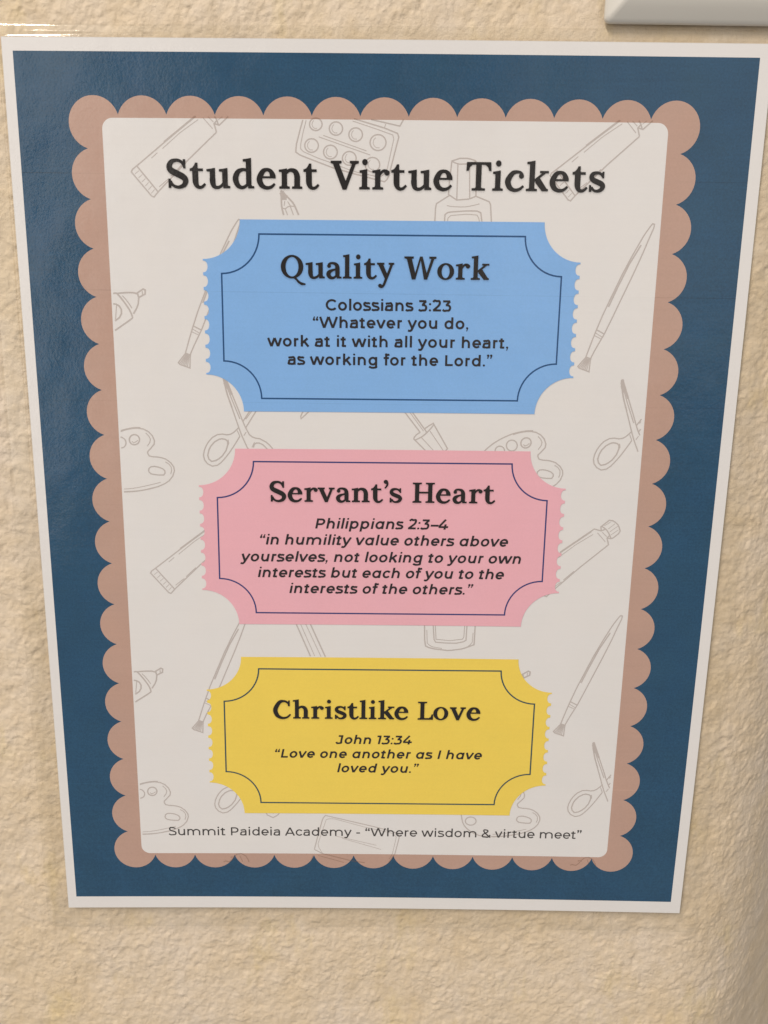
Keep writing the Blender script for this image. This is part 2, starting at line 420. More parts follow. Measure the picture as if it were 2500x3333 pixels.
# Even-weight geometric sans for the verses: built from its centre lines at weight w.
def sans_glyphs(w, italic):
    G = {}
    h = w / 2
    X, CAP, ASC = 538, 700, 742
    def st(*p): return stroke([(a, b, w) for a, b in p])
    def sm(*p): return stroke(smooth([(a, b, w) for a, b in p], 6))
    def A(cx, cy, rx, ry, a0, a1, n=18): return stroke(arc(cx, cy, rx, ry, a0, a1, w, n))
    yo, ry = 269, 280 - h
    rx = 262 - h
    def bowl(cx): return A(cx, yo, rx, ry, 0, 360, 26)
    def arch(x0, x1, top=X + 8):
        r = (x1 - x0) / 2
        k = 205
        return A((x0 + x1) / 2, top - h - k, r, k, 180, 0) + st((x1, top - h - k), (x1, 0))
    G['o'] = (bowl(306), 612)
    G['c'] = (A(306, yo, rx, ry, 38, 322), 545)
    G['e'] = (A(303, yo, rx, ry, 0, 318) + st((60, yo - 14), (303 + rx + h, yo - 14)), 600)
    G['b'] = (st((82 + h, 0), (82 + h, ASC)) + bowl(82 + 262), 670)
    G['d'] = (st((588 - h, 0), (588 - h, ASC)) + bowl(588 - 262), 670)
    G['p'] = (st((82 + h, -194), (82 + h, X)) + bowl(82 + 262), 670)
    G['g'] = (st((588 - h, 30), (588 - h, X)) + bowl(588 - 262) + sm((588 - h, 60), (588 - h, -20), (530, -115), (420, -152), (300, -158 + 0), (190, -130), (110, -80)), 672)
    if italic:
        G['a'] = (st((588 - h, 0), (588 - h, X)) + bowl(588 - 262), 668)
    else:
        G['a'] = (sm((88, 438), (170, 470), (275, 534 - h), (385, 490), (446 + 0, 400), (450, 320)) + st((450, 330), (450, 0)) +
                  sm((450, 305), (280, 305), (150, 280), (50 + h, 160), (100, 70), (230, h - 8), (360, 50), (450, 140)), 575)
    G['n'] = (st((82 + h, 0), (82 + h, X)) + arch(82 + h, 570 - h), 652)
    G['m'] = (st((82 + h, 0), (82 + h, X)) + arch(82 + h, 530 - h + 20) + arch(530 - h + 20, 1000 - h), 1082)
    G['h'] = (st((82 + h, 0), (82 + h, ASC)) + arch(82 + h, 570 - h), 652)
    G['u'] = ([[(652 - x, X - y) for x, y in q] for q in st((82 + h, 0), (82 + h, X)) + arch(82 + h, 570 - h)], 652)
    G['r'] = (st((82 + h, 0), (82 + h, X)) + sm((82 + h, 280), (150, 420), (240, X - h - 12), (345, X + 4 - h)), 395)
    G['i'] = (st((82 + h, 0), (82 + h, X)) + [disc(82 + h, 688, 62)], 268)
    G['l'] = (st((82 + h, 0), (82 + h, ASC)), 268)
    G['k'] = (st((82 + h, 0), (82 + h, ASC)) + stroke([(100, 160, w), (480, X - 10, w * 1.05)]) + stroke([(285, 330, w * 1.05), (535, 0, w * 1.1)]), 592)
    G['t'] = (sm((105 + h, 642), (105 + h, 400), (105 + h, 160), (150, 65), (230, h - 6), (345, 52)) + st((16, X - h + 4), (325, X - h + 4)), 395)
    G['f'] = (sm((360, 715), (270, 742 - h), (165, 715), (105 + h, 620), (105 + h, 500)) + st((105 + h, 560), (105 + h, 0)) + st((16, X - h + 4), (330, X - h + 4)), 348)
    G['s'] = (sm((430, 440), (350, 478), (250, 534 - h), (130, 495), (88 + 5, 400), (160, 310), (270, 275), (400, 225), (440, 145), (380, 60), (250, h - 8), (130, 40), (48, 92)), 500)
    vv = lambda a, b, c, d: stroke([(a, b, w * 1.02), (c, d, w * 1.02)])
    G['v'] = (vv(58, X, 270, 10) + vv(500, X, 282, 10) + [rect(232, 0, 322, 60)], 556)
    G['y'] = (vv(58, X, 285, 10) + stroke([(505, X, w), (270, -20, w)]) + sm((290, 20), (230, -100), (150, -150), (40, -118)), 560)
    G['w'] = (vv(55, X, 235, 10) + vv(430, X, 250, 10) + vv(440, X, 630, 10) + vv(815, X, 645, 10) + [rect(200, 0, 285, 50), rect(595, 0, 682, 50), rect(398, 460, 475, X)], 872)
    G['W'] = (vv(60, CAP, 290, 10) + vv(545, CAP, 305, 10) + vv(565, CAP, 805, 10) + vv(1055, CAP, 820, 10) + [rect(255, 0, 342, 60), rect(770, 0, 858, 60), rect(510, 620, 602, CAP)], 1115)
    G['C'] = (A(408, 350, 365 - h, 360 - h, 42, 318, 24), 730)
    G['P'] = (st((98 + h, 0), (98 + h, CAP)) + st((98 + h, CAP - h), (390, CAP - h)) + st((98 + h, 235 + h), (390, 235 + h)) +
              A(390, (CAP + 235) / 2, 245 - h, (CAP - 235) / 2 - h, 90, -90), 700)
    G['L'] = (st((98 + h, 0), (98 + h, CAP)) + st((98 + h, h), (560, h)), 600)
    G['J'] = (st((140, CAP - h), (445, CAP - h)) + sm((445 - h, CAP), (445 - h, 400), (445 - h, 220), (400, 80), (280, h - 8), (150, 40), (60, 140)), 560)
    G['I'] = (st((98 + h, 0), (98 + h, CAP)), 305)
    G['S'] = (sm((515, 580), (420, 640), (310, 710 - h), (170, 670), (105, 530), (190, 410), (330, 360), (490, 300), (540, 180), (470, 60), (310, h - 8), (170, 40), (50, 120)), 622)
    G['A'] = (vv(58, 0, 362, 690) + vv(676, 0, 372, 690) + st((150, 200), (590, 200)) + [rect(318, 630, 416, CAP)], 735)
    G['1'] = (st((20, CAP - h), (225, CAP - h)) + st((225, CAP), (225, 0)), 372)
    G['2'] = (sm((62, 590), (160, 680), (275, 708 - h), (420, 650), (455, 510), (400, 370), (240, 200), (100, h + 10)) + st((60, h), (540, h)), 588)
    G['3'] = (st((60, CAP - h), (480, CAP - h)) + st((470, CAP - h), (262, 400)) + sm((225, 385), (340, 390), (450, 330), (482, 205), (420, 70), (275, h - 8), (140, 40), (50, 110)), 592)
    G['4'] = (st((400, CAP), (70, 200 - 5)) + st((55, 175), (640, 175)) + st((450, 370), (450, 0)), 678)
    G[':'] = ([disc(112, 62, 66), disc(112, 450, 66)], 226)
    G['.'] = ([disc(112, 62, 66)], 226)
    G[','] = ([disc(112, 62, 66)] + stroke([(150, 50, 52), (85, -135, 46)]), 226)
    G['-'] = (st((60, 268), (325, 268)), 388)
    G['\u2013'] = (st((40, 268), (520, 268)), 500)
    q = lambda x: [disc(x, 520, 74)] + stroke([(x - 34, 530, 74), (x + 30, 715, 62)])
    G['\u201c'] = (q(108) + q(292), 405)
    G['\u201d'] = ([[(400 - a, 1220 - b) for a, b in p] for p in q(108) + q(292)], 405)
    G['&'] = (sm((620, 230), (560, 90), (430, 20), (270, h - 8), (110, 60), (80, 180), (180, 310), (360, 420), (450, 520), (430, 620), (310, 708 - h), (200, 660),
                 (165, 560), (240, 430), (420, 220), (640, 0)), 690)
    G[' '] = ([], 262)
    G = {k: ([[(x * 1.09, y) for x, y in p] for p in ps], a * 1.09) for k, (ps, a) in G.items()}
    if italic:
        G = {k: ([[(x + 0.2 * y - 20, y) for x, y in p] for p in ps], a) for k, (ps, a) in G.items()}
    return G

def tri_font(G):
    out = {}
    for k, v in G.items():
        if isinstance(v, tuple): out[k] = ((tri2d(v[0]) if v[0] else ([], [])), v[1])
        else: out[k] = (tri2d(v), 0)
    return out

def set_line(acc, font, text, x0, x1, ybase, em):
    """one line of sans text, letterspaced to fill x0..x1"""
    adv = [font[c][1] for c in text]
    def ext(c):
        xs = [p[0] for p in font[c][0][0]]
        return min(xs), max(xs)
    l0 = ext(text[0])[0]
    l1 = ext(text[-1])[1]
    s = em / 1000
    base = (sum(adv[:-1]) + l1 - l0) * s
    track = ((x1 - x0) - base) / (len(text) - 1)
    x = x0 - l0 * s
    for c, a in zip(text, adv):
        put(acc, font[c][0], x, ybase, s)
        x += a * s + track

def put(acc, glyph, x, y, s, sx=1.0):
    V, F = acc
    n = len(V)
    V += [(x + a * s * sx, y - b * s) for a, b in glyph[0]]
    F += [tuple(i + n for i in f) for f in glyph[1]]

# ------------------------------------------------------------------ wall
# painted masonry with a lumpy roller texture: real relief, finer grain in the bump
rng = np.random.default_rng(7)
def field(nx, nz, step, lam, aniso=1.0):
    """periodic smooth noise, wavelength lam (m)"""
    fx = np.fft.fftfreq(nx, step)[:, None]; fz = np.fft.fftfreq(nz, step)[None, :]
    k = np.sqrt((fx * aniso) ** 2 + fz ** 2) * lam
    a = np.exp(-((k - 1.0) / 0.45) ** 2) + 0.25 * np.exp(-(k / 0.8) ** 2)
    f = np.fft.ifft2(np.fft.fft2(rng.standard_normal((nx, nz))) * a).real
    return (f - f.mean()) / f.std()
STEP = 0.00040
NX, NZ = 736, 882
x0, z0 = -0.146, -0.200
def fbm(lam0, lam1, slope, aniso):
    """noise with energy between two wavelengths (m), falling off towards the short one"""
    fx = np.fft.fftfreq(NX, STEP)[:, None] * aniso; fz = np.fft.fftfreq(NZ, STEP)[None, :]
    k = np.sqrt(fx ** 2 + fz ** 2); k[0, 0] = 1e-6
    a = (k * lam0) ** -slope / (1 + (k * lam0) ** -6) * np.exp(-(k * lam1) ** 2 * 0.5)
    f = np.fft.ifft2(np.fft.fft2(rng.standard_normal((NX, NZ))) * a).real
    return (f - f.mean()) / f.std()
cover = field(NX, NZ, STEP, 0.030, 0.7)                       # where the roller left thick paint
def crust(n, r0, r1, hgt, keep):
    """dabs of thick paint: flat-topped lumps that overlap, leaving creases between them (mm high)"""
    out = np.zeros((NX, NZ))
    cx = rng.random(n) * NX; cz = rng.random(n) * NZ
    rr = (r0 + (r1 - r0) * rng.random(n) ** 1.8) / STEP
    st = 1.0 + 0.9 * rng.random(n); ang = rng.normal(0, 0.45, n); hh = hgt * (0.5 + 0.6 * rng.random(n))
    for i in range(n):
        if cover[int(cx[i]) % NX, int(cz[i]) % NZ] + rng.normal(0, 0.5) < keep: continue
        R_ = int(rr[i] * st[i]) + 2
        gx = np.arange(int(cx[i]) - R_, int(cx[i]) + R_ + 1); gz = np.arange(int(cz[i]) - R_, int(cz[i]) + R_ + 1)
        dx = (gx - cx[i])[:, None]; dz = (gz - cz[i])[None, :]
        c_, s_ = math.cos(ang[i]), math.sin(ang[i])
        u = (dx * c_ + dz * s_) / (rr[i] * st[i]); v = (-dx * s_ + dz * c_) / rr[i]
        q = np.clip(1 - (u * u + v * v), 0, None)
        # steeper on the lower side, where the wet paint sagged
        prof = q ** 0.62 * (1 - 0.28 * v)
        sl = np.ix_(gx % NX, gz % NZ)
        out[sl] = np.maximum(out[sl], prof * hh[i])
    return out
c1 = crust(5200, 0.0018, 0.0046, 0.26, -0.9)
c2 = crust(20000, 0.0008, 0.0022, 0.15, -0.35)
wx, wz = fbm(0.006, 0.0010, 1.5, 1.0), fbm(0.006, 0.0010, 1.5, 1.0)
ix_, iz_ = np.meshgrid(np.arange(NX), np.arange(NZ), indexing='ij')
def blur(f, n=1):
    for _ in range(n):
        f = (np.roll(f, 1, 0) + np.roll(f, -1, 0) + 2 * f) / 4
        f = (np.roll(f, 1, 1) + np.roll(f, -1, 1) + 2 * f) / 4
    return f
def drag(f, px):
    """resample along a wandering offset (bilinear)"""
    a_ = ix_ + wx * px; b_ = iz_ + wz * px
    i0 = np.floor(a_).astype(int); j0 = np.floor(b_).astype(int)
    fa, fb = a_ - i0, b_ - j0
    g = lambda i, j: f[i % NX, j % NZ]
    return (g(i0, j0) * (1 - fa) + g(i0 + 1, j0) * fa) * (1 - fb) + (g(i0, j0 + 1) * (1 - fa) + g(i0 + 1, j0 + 1) * fa) * fb
lumps = 1.15 * blur(drag(c1, 2.6), 1) + 1.5 * drag(c2, 1.8) * (0.45 + 0.55 * np.clip(0.5 + 0.5 * cover, 0, 1))
H = 0.7 * blur(lumps, 1) + 0.62 * lumps - 0.48 + 0.07 * fbm(0.012, 0.0010, 1.4, 0.7) + 0.12 * field(NX, NZ, STEP, 0.045)
H = np.clip(H, -0.9, 0.62)
xs_f = x0 + STEP * np.arange(NX)
zs_f = z0 + STEP * np.arange(NZ)
H0 = H.copy()
# smoother paint in the strip behind the top of the sheet and round the plate
sm_ = np.clip((zs_f - 0.131) / 0.006, 0, 1) * np.clip((0.146 - zs_f) / 0.006 , 0, 1)
right_ = np.clip((xs_f + 0.02) / 0.05, 0, 1)
H *= 1 - (0.35 + 0.45 * right_[:, None]) * sm_[None, :]
H *= 1 - 0.7 * (np.clip((xs_f - 0.040) / 0.015, 0, 1)[:, None] * np.clip((zs_f - 0.138) / 0.004, 0, 1)[None, :])
# beyond the close-up the relief goes on more coarsely, then flattens out
e1 = 0.0012 * np.arange(1, 76); e2 = e1[-1] + np.array([0.01, 0.03, 0.08, 0.2, 0.45, 0.9])
ext = np.concatenate([e1, e2]); NE = len(ext)
xs = np.concatenate([xs_f[0] - ext[::-1], xs_f, xs_f[-1] + ext])
zs = np.concatenate([zs_f[0] - ext[::-1], zs_f, zs_f[-1] + ext])
ki = np.round((xs - x0) / STEP).astype(int) % NX; kj = np.round((zs - z0) / STEP).astype(int) % NZ
Hf = blur(H0, 3)[np.ix_(ki, kj)]
far = (np.arange(len(xs)) < len(e2)) | (np.arange(len(xs)) >= len(xs) - len(e2)); Hf[far] = 0
far = (np.arange(len(zs)) < len(e2)) | (np.arange(len(zs)) >= len(zs) - len(e2)); Hf[:, far] = 0
Hf[NE:-NE, NE:-NE] = H
Xg, Zg = np.meshgrid(xs, zs, indexing='ij')
# the wall rolls away into a rounded corner on the right
away = np.clip(Xg - 0.107, 0, None)
Yg = -Hf * 0.001 + np.where(away < 0.04, 12.0 * away ** 2, 12.0 * 0.04 ** 2 + 24.0 * 0.04 * (away - 0.04))
nx, nz = Xg.shape
me = bpy.data.meshes.new('wall')
me.vertices.add(nx * nz)
me.vertices.foreach_set('co', np.stack([Xg, Yg, Zg], -1).astype(np.float32).ravel())
ii, jj = np.meshgrid(np.arange(nx - 1), np.arange(nz - 1), indexing='ij')
a = ii * nz + jj
quads = np.stack([a, a + nz, a + nz + 1, a + 1], -1).reshape(-1, 4)
me.loops.add(quads.size); me.loops.foreach_set('vertex_index', quads.ravel().astype(np.int32))
me.polygons.add(len(quads))
me.polygons.foreach_set('loop_start', (np.arange(len(quads)) * 4).astype(np.int32))
me.polygons.foreach_set('use_smooth', np.ones(len(quads), bool))
me.update(calc_edges=True)
wall = link_mesh('wall', me, M['wall'])
wall['kind'] = 'structure'

# ------------------------------------------------------------------ wall plate, upper right
def make_plate():
    # bevelled cover: (inset from the outer edge, distance off the wall) in mm
    prof = [(0, 1.3), (0, 2.1), (0.2, 2.5), (0.9, 3.0), (2.0, 3.8), (3.2, 4.55), (4.4, 5.3), (5.6, 5.75), (7.0, 6.0), (9.0, 6.1)]
    X0, X1, Z0, Z1 = 60.3, 176.3, 143.6, 258.0
    rc = 1.6
    rings = []
    for ins, off in prof:
        loop = []
        r_ = max(0.35, rc - ins * 0.12)
        a0, a1, b0, b1 = X0 + ins, X1 - ins, Z0 + ins, Z1 - ins
        for cx, cz, s in ((a1 - r_, b0 + r_, 270), (a1 - r_, b1 - r_, 0), (a0 + r_, b1 - r_, 90), (a0 + r_, b0 + r_, 180)):
            for k in range(6):
                t_ = R(s + 18 * k)
                loop.append((cx + r_ * math.cos(t_), -off, cz + r_ * math.sin(t_)))
        rings.append(loop)
    n = len(rings[0])
    V = [tuple(c * MM for c in p) for l in rings for p in l]
    F = []
    for i in range(len(rings) - 1):
        for k in range(n):
            F.append((i * n + k, i * n + (k + 1) % n, (i + 1) * n + (k + 1) % n, (i + 1) * n + k))
    F.append(tuple((len(rings) - 1) * n + k for k in range(n)))
    me = bpy.data.meshes.new('wall_plate')
    me.from_pydata(V, [], F)
    me.polygons.foreach_set('use_smooth', [True] * len(F))
    me.update()
    return link_mesh('wall_plate', me, M['plate'])
plate = make_plate()
plate['label'] = 'glossy off-white plastic cover with sloping edges on the wall over the poster'
plate['category'] = 'wall plate'

# ------------------------------------------------------------------ the poster
poster = bpy.data.objects.new('poster', None)
COL.objects.link(poster)
poster['label'] = 'laminated paper poster headed Student Virtue Tickets with navy border, flat against the cream wall'
poster['category'] = 'poster'

PX0, PX1, PY0, PY1 = -3.05, 212.75, -3.6, 275.5          # edges of the paper on the print scale

# paper: a thin card with real edges
def make_paper():
    loop = dense([(PX0, PY0), (PX1, PY0), (PX1, PY1), (PX0, PY1)], 6)
    n = len(loop)
    V = [on_sheet(x, y, 0.0) for x, y in loop] + [on_sheet(x, y, -0.28) for x, y in loop]
    tv, tf = tri2d([loop])
    F = [(i, i + n, (i + 1) % n + n, (i + 1) % n) for i in range(n)]
    F.append(tuple(reversed(range(n))))
    F.append(tuple(n + i for i in range(n)))
    me = bpy.data.meshes.new('paper')
    me.from_pydata(V, [], F)
    me.update()
    return link_mesh('paper', me, M['paper'], poster)
make_paper()

# clear pouch: a margin beyond the paper, with the bead where it seals down
def make_film():
    rows = [(-0.12, 0.03), (0.0, 0.11), (0.12, 0.09), (0.45, -0.05), (0.95, -0.09), (1.15, -0.07), (1.35, -0.02), (1.6, -0.09), (2.2, -0.12), (4.0, -0.14)]
    ML, MR, MT, MB = 7.6, 6.6, 3.4, 7.8                      # width of the margin on each side
    rnd = random.Random(4)
    # corner points handled by scaling the distance on every side
    def loop(d, last=None):
        def e(m): return last * m if last is not None else d
        l, r_, t_, b_ = e(ML), e(MR), e(MT), e(MB)
        x0, x1, y0, y1 = PX0 - l, PX1 + r_, PY0 - t_, PY1 + b_
        pts = []
        N1, N2 = 150, 190
        rad = max(0.02, min(2.6, (l + t_) * 0.5)) if d > 0 or last else 0.02
        for k in range(N1): pts.append((x0 + (x1 - x0) * k / N1, y0))
        for k in range(N2): pts.append((x1, y0 + (y1 - y0) * k / N2))
        for k in range(N1): pts.append((x1 - (x1 - x0) * k / N1, y1))
        for k in range(N2): pts.append((x0, y1 - (y1 - y0) * k / N2))
        out = []
        for x, y in pts:                                   # round the corners
            cx = min(max(x, x0 + rad), x1 - rad); cy = min(max(y, y0 + rad), y1 - rad)
            dx, dy = x - cx, y - cy
            dd = math.hypot(dx, dy)
            if dd > rad: x, y = cx + dx * rad / dd, cy + dy * rad / dd
            out.append((x, y))
        return out
    L = [(loop(d), z) for d, z in rows if d < 3] + [(loop(0, 0.8), -0.14), (loop(0, 1.0), -0.15), (loop(0, 1.012), -0.24)]
    n = len(L[0][0])
    V = []
    for i, (lp, z) in enumerate(L):
        for k, (x, y) in enumerate(lp):
            wv = 0.10 * math.sin(x * 0.11 + 1) * math.sin(y * 0.09 + 2) + 0.012 * math.sin(x * 0.43 + y * 0.37)
            f = min(1.0, i / 6)
            V.append(on_sheet(x, y, z + wv * f + (rnd.uniform(-0.003, 0.003) if i in (4, 5, 6) else 0)))
    F = []
    for i in range(len(L) - 1):
        for k in range(n):
            F.append((i * n + k, i * n + (k + 1) % n, (i + 1) * n + (k + 1) % n, (i + 1) * n + k))
    me = bpy.data.meshes.new('laminate_margin')
    me.from_pydata(V, [], F)
    me.polygons.foreach_set('use_smooth', [True] * len(F))
    me.update()
    return link_mesh('laminate_margin', me, M['film'], poster)
make_film()

def flat(name, polys, lift, mat, parent=None):
    v, f = tri2d(polys)
    return sheet_obj(name, v, f, lift, mat, parent or poster)

# everything printed, each layer a hair above the one below
flat('navy_border', [dense([(0, 0), (209.2, 0), (209.2, 271), (0, 271)], 6)], 0.03, M['navy'])

P1 = 13.767
SX0, SY0, SY1 = 21.68, 18.55, 252.15
scl = [dense([(SX0, SY0), (SX0 + 12 * P1, SY0), (SX0 + 12 * P1, SY1), (SX0, SY1)], 6)]
PV = (SY1 - SY0) / 17
for k in range(13):
    scl += [disc(SX0 + k * P1, SY0, 7.22, n=40), disc(SX0 + k * P1, SY1, 7.22, n=40)]
for k in range(1, 17):
    scl += [disc(SX0, SY0 + k * PV, 7.22, n=40), disc(SX0 + 12 * P1, SY0 + k * PV, 7.22, n=40)]
flat('scalloped_frame', scl, 0.06, M['peach'])

def rounded(x0, y0, x1, y1, r_):
    out = []
    for cx, cy, s in ((x1 - r_, y0 + r_, -90), (x1 - r_, y1 - r_, 0), (x0 + r_, y1 - r_, 90), (x0 + r_, y0 + r_, 180)):
        out += [(cx + r_ * math.cos(R(s + 9 * k)), cy + r_ * math.sin(R(s + 9 * k))) for k in range(11)]
    return dense(out, 6)
flat('white_panel', [rounded(23.9, 17.25, 185.15, 253.75, 3.0)], 0.09, M['panel'])

